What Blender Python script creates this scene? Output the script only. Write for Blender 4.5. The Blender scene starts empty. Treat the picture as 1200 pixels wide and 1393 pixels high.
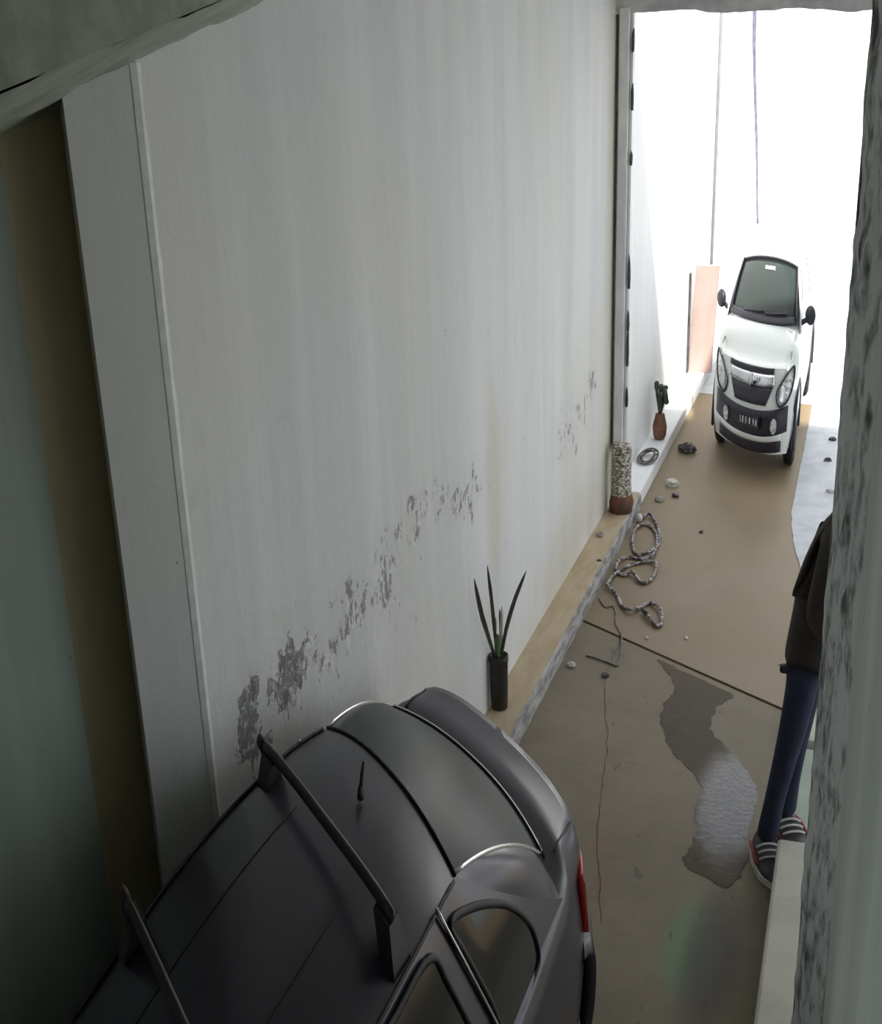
import bpy, bmesh, math, random
from mathutils import Vector, Matrix, noise as mnoise
random.seed(7)
SC = bpy.context.scene
COL = SC.collection

# ------------------------------------------------------------------ camera
PITCH, YAW, ROLL, CAMZ = math.radians(20), math.radians(19), math.radians(-2.0), 2.96
fw = Vector((-math.sin(YAW)*math.cos(PITCH), math.cos(YAW)*math.cos(PITCH), -math.sin(PITCH)))
r0 = Vector((math.cos(YAW), math.sin(YAW), 0)); u0 = r0.cross(fw)
rt = r0*math.cos(ROLL) + u0*math.sin(ROLL); up = u0*math.cos(ROLL) - r0*math.sin(ROLL)
cd = bpy.data.cameras.new('camera'); cam = bpy.data.objects.new('camera', cd); COL.objects.link(cam)
cd.sensor_fit = 'VERTICAL'; cd.sensor_height = 24; cd.lens = 1700/1393*24; cd.clip_start = .02; cd.clip_end = 200
m = Matrix((rt, up, -fw)).transposed().to_4x4(); m.translation = (0, 0, CAMZ); cam.matrix_world = m
SC.camera = cam

# ------------------------------------------------------------------ sky, sun, exposure
w = bpy.data.worlds.new('sky'); SC.world = w; w.use_nodes = True
bg = w.node_tree.nodes['Background']; bg.inputs[0].default_value = (.86, .93, 1, 1); bg.inputs[1].default_value = 3.2
sd = bpy.data.lights.new('sun', 'SUN'); sd.energy = 22; sd.angle = math.radians(3); sd.color = (1, .95, .88)
sun = bpy.data.objects.new('sun', sd); COL.objects.link(sun)
sun.rotation_euler = Vector((-.32, .62, -1)).to_track_quat('-Z', 'Y').to_euler(); sun.location = (4, 4, 9)
vs = SC.view_settings; vs.view_transform = 'Standard'; vs.look = 'None'; vs.gamma = 1; vs.exposure = -1.15
try: vs.use_curve_mapping = False
except Exception: pass
SC.cycles.max_bounces = 14; SC.cycles.diffuse_bounces = 9; SC.cycles.use_denoising = True

# ------------------------------------------------------------------ materials
class NT:
    def __init__(s, name):
        s.m = bpy.data.materials.new(name); s.m.use_nodes = True
        s.t = s.m.node_tree; s.p = s.t.nodes['Principled BSDF']
        s.co = s.t.nodes.new('ShaderNodeTexCoord').outputs['Object']
        s.pos = s.t.nodes.new('ShaderNodeNewGeometry').outputs['Position']
    def n(s, typ, **kw):
        nd = s.t.nodes.new(typ)
        for k, v in kw.items(): setattr(nd, k, v)
        return nd
    def lk(s, a, b): s.t.links.new(a, b)
    def math(s, op, a, b=None, c=None, clamp=False):
        nd = s.n('ShaderNodeMath', operation=op); nd.use_clamp = clamp
        for i, v in enumerate((a, b, c)):
            if v is None: continue
            if isinstance(v, (int, float)): nd.inputs[i].default_value = v
            else: s.lk(v, nd.inputs[i])
        return nd.outputs[0]
    def noise(s, scale, detail=4, rough=.6, vec=None, stretch=None, dist=0):
        v = vec or s.co
        if stretch:
            mp = s.n('ShaderNodeMapping'); mp.inputs['Scale'].default_value = stretch; s.lk(v, mp.inputs[0]); v = mp.outputs[0]
        nd = s.n('ShaderNodeTexNoise'); nd.inputs['Scale'].default_value = scale; nd.inputs['Detail'].default_value = detail
        nd.inputs['Roughness'].default_value = rough; nd.inputs['Distortion'].default_value = dist
        s.lk(v, nd.inputs['Vector']); return nd.outputs[0]
    def rng(s, x, a, b, c=0, d=1):
        nd = s.n('ShaderNodeMapRange'); nd.interpolation_type = 'SMOOTHSTEP'
        for i, v in enumerate((a, b, c, d)): nd.inputs[i+1].default_value = v
        s.lk(x, nd.inputs[0]); return nd.outputs[0]
    def mix(s, f, a, b):
        nd = s.n('ShaderNodeMix', data_type='RGBA')
        if isinstance(f, (int, float)): nd.inputs[0].default_value = f
        else: s.lk(f, nd.inputs[0])
        for i, v in ((6, a), (7, b)):
            if isinstance(v, tuple): nd.inputs[i].default_value = (*v[:3], 1)
            else: s.lk(v, nd.inputs[i])
        return nd.outputs[2]
    def col(s, c):
        if isinstance(c, tuple): s.p.inputs['Base Color'].default_value = (*c[:3], 1)
        else: s.lk(c, s.p.inputs['Base Color'])
    def bump(s, h, strength=.3, dist=.01):
        nd = s.n('ShaderNodeBump'); nd.inputs['Strength'].default_value = strength; nd.inputs['Distance'].default_value = dist
        s.lk(h, nd.inputs['Height']); s.lk(nd.outputs[0], s.p.inputs['Normal'])
    def set(s, **kw):
        for k, v in kw.items():
            k = {'rough': 'Roughness', 'metal': 'Metallic', 'coat': 'Coat Weight', 'coatr': 'Coat Roughness', 'spec': 'Specular IOR Level', 'ior': 'IOR', 'trans': 'Transmission Weight', 'alpha': 'Alpha'}[k]
            if isinstance(v, (int, float)): s.p.inputs[k].default_value = v
            else: s.lk(v, s.p.inputs[k])
    def sep(s):
        nd = s.n('ShaderNodeSeparateXYZ'); s.lk(s.pos, nd.inputs[0]); return nd.outputs
    def blob(s, a, b, ca, cb, ra, rb):   # soft ellipse on two coordinates, 1 in the middle
        da = s.math('DIVIDE', s.math('SUBTRACT', a, ca), ra); db = s.math('DIVIDE', s.math('SUBTRACT', b, cb), rb)
        d = s.math('ADD', s.math('MULTIPLY', da, da), s.math('MULTIPLY', db, db))
        return s.rng(d, 1.0, 0.0)

def simple(name, c1, c2=None, rough=.6, scale=12, stretch=None, bump=0, lo=.35, hi=.65, detail=4, **kw):
    t = NT(name); nz = None
    if c2 is not None or bump:
        nz = t.noise(scale, detail, stretch=stretch)
    t.col(t.mix(t.rng(nz, lo, hi), c1, c2) if c2 is not None else c1)
    if bump: t.bump(nz, bump, .01)
    t.set(rough=rough, **kw); return t.m

MOULD = [(2.70, 1.26, .09, .17), (2.92, 1.27, .17, .13), (3.17, 1.21, .16, .13), (3.46, 1.25, .22, .10), (3.72, 1.23, .20, .14),
         (3.95, 1.32, .16, .10), (4.25, 1.34, .30, .07), (4.72, 1.22, .26, .08), (3.75, 1.0, .45, .22), (6.7, .98, .35, .12), (7.2, 1.07, .12, .1)]
def wall_material(name, base, dark, mould=False, streak=1.0, tint=None):
    t = NT(name); x, y, z = t.sep()
    st = t.noise(1.0, 5, .65, vec=t.pos, stretch=(3.2, 3.2, .28))
    fine = t.noise(9, 6, .7, vec=t.pos); big = t.noise(.9, 3, .5, vec=t.pos)
    c = t.mix(t.rng(st, .32, .68), dark, base)
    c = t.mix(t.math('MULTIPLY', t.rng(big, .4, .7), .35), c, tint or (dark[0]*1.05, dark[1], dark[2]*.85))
    c = t.mix(t.math('MULTIPLY', t.rng(fine, .55, .8), .25*streak), c, (dark[0]*.7, dark[1]*.7, dark[2]*.65))
    h = t.math('ADD', t.math('MULTIPLY', fine, .5), t.math('MULTIPLY', st, .6))
    # scattered little holes
    pit = t.noise(26, 2, .5, vec=t.pos); pm = t.rng(pit, .76, .80)
    c = t.mix(t.math('MULTIPLY', pm, .7), c, (.1, .1, .1))
    if mould:
        # yellowed damp bottom edge and the far end
        low = t.math('MULTIPLY', t.rng(z, .75, .1), t.rng(big, .3, .6))
        c = t.mix(t.math('MULTIPLY', low, .4), c, (.50, .43, .30))
        far = t.math('MULTIPLY', t.rng(y, 7.35, 7.85), .55)
        c = t.mix(far, c, (.50, .45, .30))
        ys = t.math('MULTIPLY', t.blob(y, z, 5.1, 1.1, .16, .7), .35)
        c = t.mix(ys, c, (.55, .5, .34))
        wn = t.n('ShaderNodeTexNoise'); wn.inputs['Scale'].default_value = 9; wn.inputs['Detail'].default_value = 5; t.lk(t.pos, wn.inputs['Vector'])
        ws_ = t.n('ShaderNodeSeparateXYZ'); t.lk(wn.outputs['Color'], ws_.inputs[0])
        y0_, z0_ = y, z; y = t.math('ADD', y, t.math('MULTIPLY', t.math('SUBTRACT', ws_.outputs[0], .5), .42)); z = t.math('ADD', z, t.math('MULTIPLY', t.math('SUBTRACT', ws_.outputs[1], .5), .5))
        msk = None
        for (cy, cz, ry, rz) in MOULD:
            b = t.blob(y, z, cy, cz, ry*1.9, rz*1.9)
            if cy == 3.75: b = t.math('MULTIPLY', b, .55)
            msk = b if msk is None else t.math('MAXIMUM', msk, b)
        sp = t.noise(22, 6, .75, vec=t.pos, stretch=(1, 1, .55))
        big2 = t.noise(6, 4, .7, vec=t.pos)
        msk = t.math('MULTIPLY', msk, t.rng(big2, .28, .62))
        thr = t.math('SUBTRACT', .76, t.math('MULTIPLY', msk, .30))
        fl = t.rng(t.math('SUBTRACT', sp, thr), -.01, .07)
        fl = t.math('MULTIPLY', fl, t.rng(msk, .0, .25))
        pale = t.math('MULTIPLY', t.rng(t.math('SUBTRACT', t.noise(27, 5, .75, vec=t.pos), thr), .0, .06), t.rng(msk, .0, .3))
        c = t.mix(t.math('MULTIPLY', msk, .18), c, (.45, .44, .43))
        c = t.mix(t.math('MULTIPLY', pale, .5), c, (.86, .85, .83))
        c = t.mix(t.math('MULTIPLY', fl, .75), c, (.16, .155, .15))
        core = t.math('MAXIMUM', t.blob(y, z, 2.70, 1.22, .085, .20), t.math('MULTIPLY', t.blob(y, z, 2.95, 1.27, .20, .10), .8))
        wob = t.math('SUBTRACT', core, t.math('MULTIPLY', t.noise(17, 6, .75, vec=t.pos), 1.05))
        cm = t.math('MULTIPLY', t.rng(wob, -.02, .10), t.rng(t.noise(34, 5, .75, vec=t.pos), .36, .52)); rim = t.math('MULTIPLY', t.rng(wob, -.14, -.04), t.math('SUBTRACT', 1, t.rng(wob, -.04, .02)))
        c = t.mix(t.math('MULTIPLY', cm, .75), c, (.12, .117, .115))
        c = t.mix(t.math('MULTIPLY', rim, .45), c, (.8, .79, .76))
        h = t.math('SUBTRACT', h, t.math('MULTIPLY', t.math('MAXIMUM', fl, cm), 1.6))
    t.col(c); t.bump(h, .35, .02); t.set(rough=.85, spec=.25)
    return t.m

M = {}
M['wall'] = wall_material('wall_plaster', (.76, .76, .755), (.66, .665, .66), mould=True)
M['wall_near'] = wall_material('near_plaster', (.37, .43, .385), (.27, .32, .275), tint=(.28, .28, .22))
M['wall_right'] = wall_material('right_plaster', (.84, .86, .80), (.66, .69, .61), tint=(.58, .63, .53))
M['niche'] = simple('brown_niche', (.50, .43, .29), (.56, .48, .33), .9, 5, (2, 2, .4), bump=.2)  # brown tone for the narrow band beside the end face
M['chip'] = simple('chipped_plaster_edge', (.16, .15, .135), (.93, .92, .89), .9, 24, (2.2, 2.2, .45), bump=1.0, lo=.32, hi=.56, detail=8)
M['edge_light'] = simple('plaster_edge_highlight', (.97, .97, .95), (.86, .86, .83), .7, 20)
M['outer'] = simple('white_painted_wall', (.90, .90, .89), (.84, .84, .85), .7, 2, (1, 1, .3))
M['soffit'] = simple('rough_concrete', (.26, .29, .23), (.38, .40, .34), .9, 7, bump=.6, detail=8)
M['ceiling'] = simple('ceiling_concrete', (.40, .41, .37), (.52, .52, .48), .9, 4, bump=.4)
M['curb'] = simple('curb_top_cement', (.48, .37, .24), (.56, .46, .32), .85, 5, (3, .8, 3), bump=.25)
M['curb_face'] = simple('dirty_curb_face', (.20, .19, .19), (.45, .43, .41), .9, 9, (1, .7, 3), bump=.7, detail=8)
M['lintel'] = simple('lintel_cement', (.62, .60, .60), (.45, .43, .45), .85, 6, bump=.3)

def floor_material(name, c1, c2, rough, inner):
    t = NT(name); x, y, z = t.sep()
    a = t.noise(1.1, 6, .65, vec=t.pos); b = t.noise(14, 6, .7, vec=t.pos); g = t.noise(4, 5, .6, vec=t.pos, stretch=(1.6, .8, 1))
    c = t.mix(t.rng(a, .3, .7), c1, c2)
    c = t.mix(t.math('MULTIPLY', t.rng(b, .5, .75), .3), c, (c1[0]*.6, c1[1]*.6, c1[2]*.58))
    c = t.mix(t.math('MULTIPLY', t.rng(g, .55, .75), .25), c, (c2[0]*1.15, c2[1]*1.12, c2[2]*1.05))
    if inner:
        c = t.mix(t.math('MULTIPLY', t.blob(x, y, -.39, 3.66, .13, .34), .85), c, (.17, .27, .16))      # green paint spill
        c = t.mix(t.math('MULTIPLY', t.math('MULTIPLY', t.blob(x, y, -.32, 3.62, .12, .55), t.rng(a, .3, .5)), .8), c, (.10, .09, .085))
        ox = t.noise(5, 4, .7, vec=t.pos)
        c = t.mix(t.math('MULTIPLY', t.math('MULTIPLY', t.blob(x, y, -.78, 4.1, .12, .5), t.rng(ox, .45, .6)), .35), c, (.30, .16, .09))
        pit = t.noise(9, 3, .5, vec=t.pos, stretch=(1.8, .8, 1), dist=.6)
        c = t.mix(t.math('MULTIPLY', t.rng(pit, .66, .72), .6), c, (.10, .09, .08))
    t.col(c); t.bump(t.math('ADD', b, a), .15 if inner else .05, .01)
    t.set(rough=t.rng(a, .3, .7, rough-.06, rough+.08), spec=.5 if not inner else .25)
    return t.m
M['floor_in'] = floor_material('worn_concrete_floor', (.195, .165, .12), (.265, .225, .165), .60, True)
M['floor_out'] = floor_material('smooth_tan_floor', (.215, .155, .085), (.26, .195, .115), .52, False)
M['joint'] = simple('dark_joint_filler', (.05, .045, .04), (.12, .10, .08), .9, 12)
M['step_top'] = simple('pale_step_cement', (.50, .50, .44), (.60, .58, .50), .8, 5, bump=.2)
M['step_green'] = simple('greenish_step_cement', (.36, .42, .37), (.45, .50, .44), .8, 4, bump=.2)
t = NT('wet_floor_water'); x, y, z = t.sep()
pm = t.blob(x, y, -.35, 4.62, .22, .62)
pw = t.math('MULTIPLY', t.math('SUBTRACT', t.noise(20, 6, .75, vec=t.pos), .5), .9)
pm = t.math('ADD', pm, t.math('MULTIPLY', pw, t.rng(pm, .02, .3)), clamp=True)
t.col(t.mix(t.noise(7, 6, .75, vec=t.pos), (.060, .045, .032), (.135, .105, .075))); t.bump(t.noise(34, 4, .7, vec=t.pos), .30, .006)
pm = t.math('POWER', pm, 1.7)
t.set(rough=t.rng(pm, .0, 1.0, .45, .20), spec=t.rng(pm, .0, .9, .07, .5)); t.p.inputs['Specular Tint'].default_value = (.66, .8, 1, 1); M['water'] = t.m

# ------------------------------------------------------------------ mesh helpers
class MB:
    def __init__(s): s.v = []; s.f = []
    def add(s, vs, fs):
        o = len(s.v); s.v += [Vector(p) for p in vs]; s.f += [tuple(i+o for i in f) for f in fs]; return s
    def box(s, a, b, rz=0, c=None):
        x0, y0, z0 = a; x1, y1, z1 = b
        vs = [Vector(p) for p in ((x0,y0,z0),(x1,y0,z0),(x1,y1,z0),(x0,y1,z0),(x0,y0,z1),(x1,y0,z1),(x1,y1,z1),(x0,y1,z1))]
        if rz:
            cc = Vector(c) if c else (Vector(a)+Vector(b))/2
            R = Matrix.Rotation(rz, 3, 'Z'); vs = [R@(p-cc)+cc for p in vs]
        return s.add(vs, [(0,3,2,1),(4,5,6,7),(0,1,5,4),(1,2,6,5),(2,3,7,6),(3,0,4,7)])
    def prism(s, poly, z0, z1):        # counter-clockwise plan polygon
        n = len(poly); vs = [(x, y, z0) for x, y in poly] + [(x, y, z1) for x, y in poly]
        return s.add(vs, [tuple(range(n-1, -1, -1)), tuple(range(n, 2*n))] + [(i, (i+1) % n, n+(i+1) % n, n+i) for i in range(n)])
    def tube(s, pts, r, n=8, closed=False):
        pts = [Vector(p) for p in pts]; k = len(pts); rr = r if isinstance(r, (list, tuple)) else [r]*k
        vs = []; prev = None
        for i, p in enumerate(pts):
            d = (pts[(i+1) % k if closed else min(i+1, k-1)] - pts[(i-1) % k if closed else max(i-1, 0)])
            d = d.normalized() if d.length > 1e-9 else Vector((0, 0, 1))
            if prev is None:
                a = d.cross(Vector((0, 0, 1))); a = a if a.length > .05 else d.cross(Vector((1, 0, 0)))
            else: a = prev - d*prev.dot(d)
            a.normalize(); prev = a; b = d.cross(a)
            vs += [p + (a*math.cos(2*math.pi*j/n) + b*math.sin(2*math.pi*j/n))*rr[i] for j in range(n)]
        fs = []
        for i in range(k if closed else k-1):
            i2 = (i+1) % k
            fs += [(i*n+j, i*n+(j+1) % n, i2*n+(j+1) % n, i2*n+j) for j in range(n)]
        if not closed: fs += [tuple(range(n-1, -1, -1)), tuple(range((k-1)*n, k*n))]
        return s.add(vs, fs)
    def lathe(s, prof, c=(0, 0, 0), n=20, axis='z', wob=0):
        c = Vector(c); vs = []
        for (r, h) in prof:
            for j in range(n):
                a = 2*math.pi*j/n; q = r*(1+wob*mnoise.noise(Vector((math.cos(a)*2, math.sin(a)*2, h*14))))
                p = {'z': (q*math.cos(a), q*math.sin(a), h), 'x': (h, q*math.cos(a), q*math.sin(a)), 'y': (q*math.sin(a), h, q*math.cos(a))}[axis]
                vs.append(c+Vector(p))
        k = len(prof); fs = [(i*n+j, i*n+(j+1) % n, (i+1)*n+(j+1) % n, (i+1)*n+j) for i in range(k-1) for j in range(n)]
        fs += [tuple(range(n-1, -1, -1)), tuple(range((k-1)*n, k*n))]
        return s.add(vs, fs)
    def grid(s, fn, us, vs_, flip=False):
        P = [fn(a, b) for a in us for b in vs_]; m_ = len(vs_)
        fs = [(i*m_+j, i*m_+j+1, (i+1)*m_+j+1, (i+1)*m_+j) for i in range(len(us)-1) for j in range(m_-1)]
        if flip: fs = [f[::-1] for f in fs]
        return s.add(P, fs)
    def rock(s, c, r, seed=0, flat=.7):
        bm = bmesh.new(); bmesh.ops.create_icosphere(bm, subdivisions=2, radius=1)
        vs = []
        for v in bm.verts:
            k = 1+.35*mnoise.noise(v.co*1.7+Vector((seed*3.1, seed, 0))); vs.append(Vector((v.co.x*r*k, v.co.y*r*k, max(v.co.z*r*k*flat, -r*flat*.55)))+Vector(c)+Vector((0, 0, r*flat*.55)))
        fs = [tuple(v.index for v in f.verts) for f in bm.faces]; bm.free(); return s.add(vs, fs)
    def build(s, name, mat, parent=None, smooth=False, bevel=0, fix=True, solid=0, sub=0, xf=None):
        me = bpy.data.meshes.new(name); o0 = parent.matrix_world.translation if parent and parent.get('_o') is None else Vector()
        base = Vector(ORG.get(root_of(parent), (0, 0, 0))) if parent else Vector()
        vs = [(xf(p) if xf else p) - base for p in s.v]
        me.from_pydata([tuple(p) for p in vs], [], s.f); me.validate()
        if fix:
            bm = bmesh.new(); bm.from_mesh(me); bmesh.ops.remove_doubles(bm, verts=bm.verts, dist=1e-6)
            bmesh.ops.recalc_face_normals(bm, faces=bm.faces); bm.to_mesh(me); bm.free()
        me.materials.append(M[mat] if isinstance(mat, str) else mat)
        ob = bpy.data.objects.new(name, me); COL.objects.link(ob)
        if parent: ob.parent = parent
        if smooth:
            for p in me.polygons: p.use_smooth = True
        if solid: md = ob.modifiers.new('thick', 'SOLIDIFY'); md.thickness = solid; md.offset = -1
        if bevel: md = ob.modifiers.new('bevel', 'BEVEL'); md.width = bevel; md.segments = 2; md.limit_method = 'ANGLE'
        if sub: md = ob.modifiers.new('sub', 'SUBSURF'); md.levels = sub; md.render_levels = sub
        return ob
ORG = {}
def root_of(o):
    while o is not None and o.parent is not None: o = o.parent
    return o.name if o else None
def thing(name, label, cat, loc, group=None):
    o = bpy.data.objects.new(name, None); COL.objects.link(o); o.location = loc; o.empty_display_size = .05
    ORG[o.name] = tuple(loc); o['label'] = label; o['category'] = cat
    if group: o['group'] = group
    return o
def tag(o, label, cat, group=None, kind=None):
    o['label'] = label; o['category'] = cat
    if group: o['group'] = group
    if kind: o['kind'] = kind
    return o
def struct(o, label=None, cat=None):
    o['kind'] = 'structure'
    if label: o['label'] = label
    if cat: o['category'] = cat
    return o
def lerp(a, b, t): return a+(b-a)*t
def frange(a, b, n): return [a+(b-a)*i/(n-1) for i in range(n)]
def smooth01(t): t = max(0, min(1, t)); return t*t*(3-2*t)
def catmull(P, n, closed=False):
    P = [Vector(p) for p in P]; k = len(P); out = []
    segs = k if closed else k-1
    for i in range(segs):
        if closed: a, b, c, d = P[(i-1) % k], P[i], P[(i+1) % k], P[(i+2) % k]
        else: a, b, c, d = P[max(i-1, 0)], P[i], P[i+1], P[min(i+2, k-1)]
        for j in range(n):
            t = j/n; out.append(.5*((2*b)+(c-a)*t+(2*a-5*b+4*c-d)*t*t+(3*b-a-3*c+d)*t**3))
    if not closed: out.append(P[-1])
    return out
def table(xs, ys):          # smooth 1-D interpolation
    def f(x):
        if x <= xs[0]: return ys[0]
        for i in range(len(xs)-1):
            if x <= xs[i+1]:
                t = (x-xs[i])/(xs[i+1]-xs[i]); k = len(xs)
                m0 = (ys[i+1]-ys[max(i-1, 0)])/(xs[i+1]-xs[max(i-1, 0)]); m1 = (ys[min(i+2, k-1)]-ys[i])/(xs[min(i+2, k-1)]-xs[i]); h = xs[i+1]-xs[i]
                return (2*t**3-3*t*t+1)*ys[i]+(t**3-2*t*t+t)*h*m0+(-2*t**3+3*t*t)*ys[i+1]+(t**3-t*t)*h*m1
        return ys[-1]
    return f

# ------------------------------------------------------------------ the shell
XW, XN, YC, YE, XR = -1.50, -1.69, 2.47, 7.88, 1.7      # wall plane, recessed near wall, corner, opening, hall's right side
ZC = 3.36
J0, J1 = (-1.31, 6.166), (-.232, 5.418)                  # floor joint
sl = (J1[1]-J0[1])/(J1[0]-J0[0]); jy = lambda x: J0[1]+(x-J0[0])*sl
yl, yr = jy(-1.335), jy(XR); g = .012
struct(MB().prism([(-1.9, -1.6), (XR+.2, -1.6), (XR+.2, yr-g), (-1.9, jy(-1.9)-g)], -.15, 0).build('floor', 'floor_in'), 'worn grey concrete floor slab inside the garage passage', 'floor')
struct(MB().prism([(-1.9, jy(-1.9)+g), (XR+.2, yr+g), (XR+.2, 9.5), (9, 9.5), (9, 24), (-4, 24), (-4, 9.5), (-1.9, 9.5)], -.15, .002).build('floor', 'floor_out'), 'smooth tan concrete floor slab under the white car', 'floor')
M['floor_sheen'] = simple('painted_floor_sheen', (.40, .43, .47), (.50, .53, .57), .5, 6, bump=.1)  # bright reflection on the floor, put in as a thin pale slab
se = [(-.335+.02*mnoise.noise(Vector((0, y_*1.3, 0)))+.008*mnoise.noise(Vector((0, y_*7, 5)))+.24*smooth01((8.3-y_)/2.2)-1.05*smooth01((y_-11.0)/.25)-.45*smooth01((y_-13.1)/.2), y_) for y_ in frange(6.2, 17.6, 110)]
struct(MB().prism([(XR, 6.2), (XR, 17.6)]+se[::-1], 0, .008).build('floor', 'floor_sheen'), 'pale bluish painted sheen on the floor to the right of the white car', 'floor')
struct(MB().prism([(-1.9, jy(-1.9)-g), (XR+.2, yr-g), (XR+.2, yr+g), (-1.9, jy(-1.9)+g)], -.15, -.012).build('trim_1', 'joint'))

# left wall: lit block, its end face, the recessed near wall
wl = MB()
ny = 60
wl.prism([(XW, YC), (XW, YE+.02), (XW-.45, YE+.02), (XW-.45, YC), (-1.70, YC), (-1.578, 2.30), (-1.572, 2.295)], 0, ZC)
wall_left = struct(wl.build('wall_left', 'wall'))
nw = MB().box((XN-.3, .6, 0), (XN, 2.225, ZC)).box((XN-.3, -1.6, 0), (XN, .6, .8)).box((XN-.3, -1.6, 2.7), (XN, .6, ZC))  # unseen gap behind the camera, added to bring in fill daylight
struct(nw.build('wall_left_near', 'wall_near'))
struct(MB().box((XN-.3, 2.225, 0), (XN-.012, YC+.02, ZC)).build('wall_left_niche', 'niche'))
# chipped plaster edge on the convex corner, its highlight painted white
pts = []
for i in range(150):
    z = .1+i*(2.87/149); pts.append((XW+.002+.004*mnoise.noise(Vector((0, 3, z*9))), YC+.002+.004*mnoise.noise(Vector((5, 3, z*11))), z))
edge_light_strip = MB()
for dy0, dy1, dx in ((-.016, .012, .0035),):
    vs_b = []
    for p in pts:
        j1 = .004*mnoise.noise(Vector((2, 1, p[2]*17))); j2 = .006*mnoise.noise(Vector((7, 1, p[2]*12)))
        vs_b += [(XW+dx*.3-.006, YC+dy0, p[2]), (XW+dx, YC-.002, p[2]), (XW+dx, YC+dy1+j2, p[2]), (XW-.002, YC+dy1+j2+.001, p[2])]
    edge_light_strip.add(vs_b, [(4*q+e, 4*q+e+1, 4*q+e+5, 4*q+e+4) for q in range(len(pts)-1) for e in range(3)])
struct(edge_light_strip.build('trim_2', 'edge_light', fix=False))
# loose plaster on the end face, low down
pl = MB()
for k, (yy, zz, ww) in enumerate([(1.36, 1.30, .02), (1.4, 1.22, .03), (1.43, 1.12, .025), (1.37, 1.17, .02), (1.45, 1.03, .03)]):
    pl.rock((XW-.19+.02*(k % 3)+.02, YC-.004, zz), ww, k, .8)
fl = pl.build('loose_plaster', 'chip', wall_left); fl['label'] = 'flaking plaster near the foot of the wall end'

# sloping concrete cove above the near part of the left wall
def cz(x, y): return 2.977+.46*(x+1.5)+.20*(y-2.47)
def cove(a, b):
    x = lerp(-2.05, -1.24, b); y = lerp(-1.6, 3.9, a)
    return Vector((x, y, cz(x, y)+.012*mnoise.noise(Vector((x*9, y*7, 1)))+.006*mnoise.noise(Vector((x*30, y*24, 4)))))
cv = MB().grid(cove, frange(0, 1, 110), frange(0, 1, 18), True)
cv.grid(lambda a, b: Vector((-1.24, lerp(-1.6, 3.9, a), lerp(cz(-1.24, lerp(-1.6, 3.9, a)), ZC+.05, b))), frange(0, 1, 60), (0, 1), True)
struct(cv.build('trim_3', 'soffit', smooth=True, fix=False))
struct(MB().box((-2.1, -1.7, ZC), (XR+.3, YE+.25, ZC+.2)).build('ceiling', 'ceiling'))
struct(MB().box((-2.1, -1.9, 0), (XR+.3, -1.6, ZC)).build('wall_back', 'wall_near'))
# lintel over the opening, uneven lower edge
def lin(a, b):
    x = lerp(-1.6, XR, a); sag = .03*mnoise.noise(Vector((x*3, 0, 0)))+.012*mnoise.noise(Vector((x*14, 2, 0)))
    zb = 3.165-.03*smooth01((x+1.5)/1.5)+sag
    return [Vector((x, YE-.06, ZC+.1)), Vector((x, YE-.06, zb)), Vector((x, YE+.25, zb+.01)), Vector((x, YE+.25, ZC+.3))][b]
struct(MB().grid(lin, frange(0, 1, 90), (0, 1, 2, 3)).build('trim_4', 'lintel', fix=False))

# right: oblique plastered wall with a broken corner, next to the camera
RP = [(.12, -1.6), (.034, 1.85), (-.017, 1.94), (.02, 1.99), (XR, 2.05), (XR, -1.6)]
def rwall(a, b):
    x, y = RP[0][0]+(RP[1][0]-RP[0][0])*a, RP[0][1]+(RP[1][1]-RP[0][1])*a; z = b*ZC
    e = .006*mnoise.noise(Vector((y*4, z*2.2, 0)))+.003*mnoise.noise(Vector((y*14, z*6, 7)))
    return Vector((x+e*(1-smooth01((a-.96)/.04)), y, z))
us_ = [0, .2, .4, .55, .65]+frange(.7, 1, 46)
r1 = MB().grid(rwall, us_, frange(0, 1, 120))
r1.add([(RP[2][0], RP[2][1], 0), (RP[3][0], RP[3][1], 0), (RP[4][0], RP[4][1], 0), (RP[5][0], RP[5][1], 0), (RP[2][0], RP[2][1], ZC), (RP[3][0], RP[3][1], ZC), (RP[4][0], RP[4][1], ZC), (RP[5][0], RP[5][1], ZC)],
       [(0, 1, 5, 4), (1, 2, 6, 5), (2, 3, 7, 6)])
wr = struct(r1.build('wall_right', 'wall_right', smooth=False, fix=False))
def chip(a, b):
    z = b*ZC; p0 = Vector((.034, 1.85, z)); p1 = Vector((-.017, 1.94, z)); p = p0.lerp(p1, a)
    k = math.sin(math.pi*a)
    n_ = .011*mnoise.noise(Vector((a*3, z*5, 3)))+.007*mnoise.noise(Vector((a*8, z*19, 5)))
    e = .006*mnoise.noise(Vector((9, z*6, 1)))+.004*mnoise.noise(Vector((3, z*21, 1)))
    return p+Vector((-.87, -.49, 0))*(n_*k+.006*k)+Vector((e, 0, 0))*a
struct(MB().grid(chip, frange(0, 1, 14), frange(0, 1, 420)).build('trim_5', 'chip', smooth=False, fix=False))
# right side of the hall further in: unseen wall, wide opening added to let daylight in
r2 = MB(); r2.box((XR, 2.0, 0), (XR+.2, 3.4, ZC)).box((XR, 7.2, 0), (XR+.2, YE+.2, ZC)).box((XR, 3.4, 2.75), (XR+.2, 7.2, ZC))
struct(r2.build('wall_right_far_unseen', 'outer'))

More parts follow.
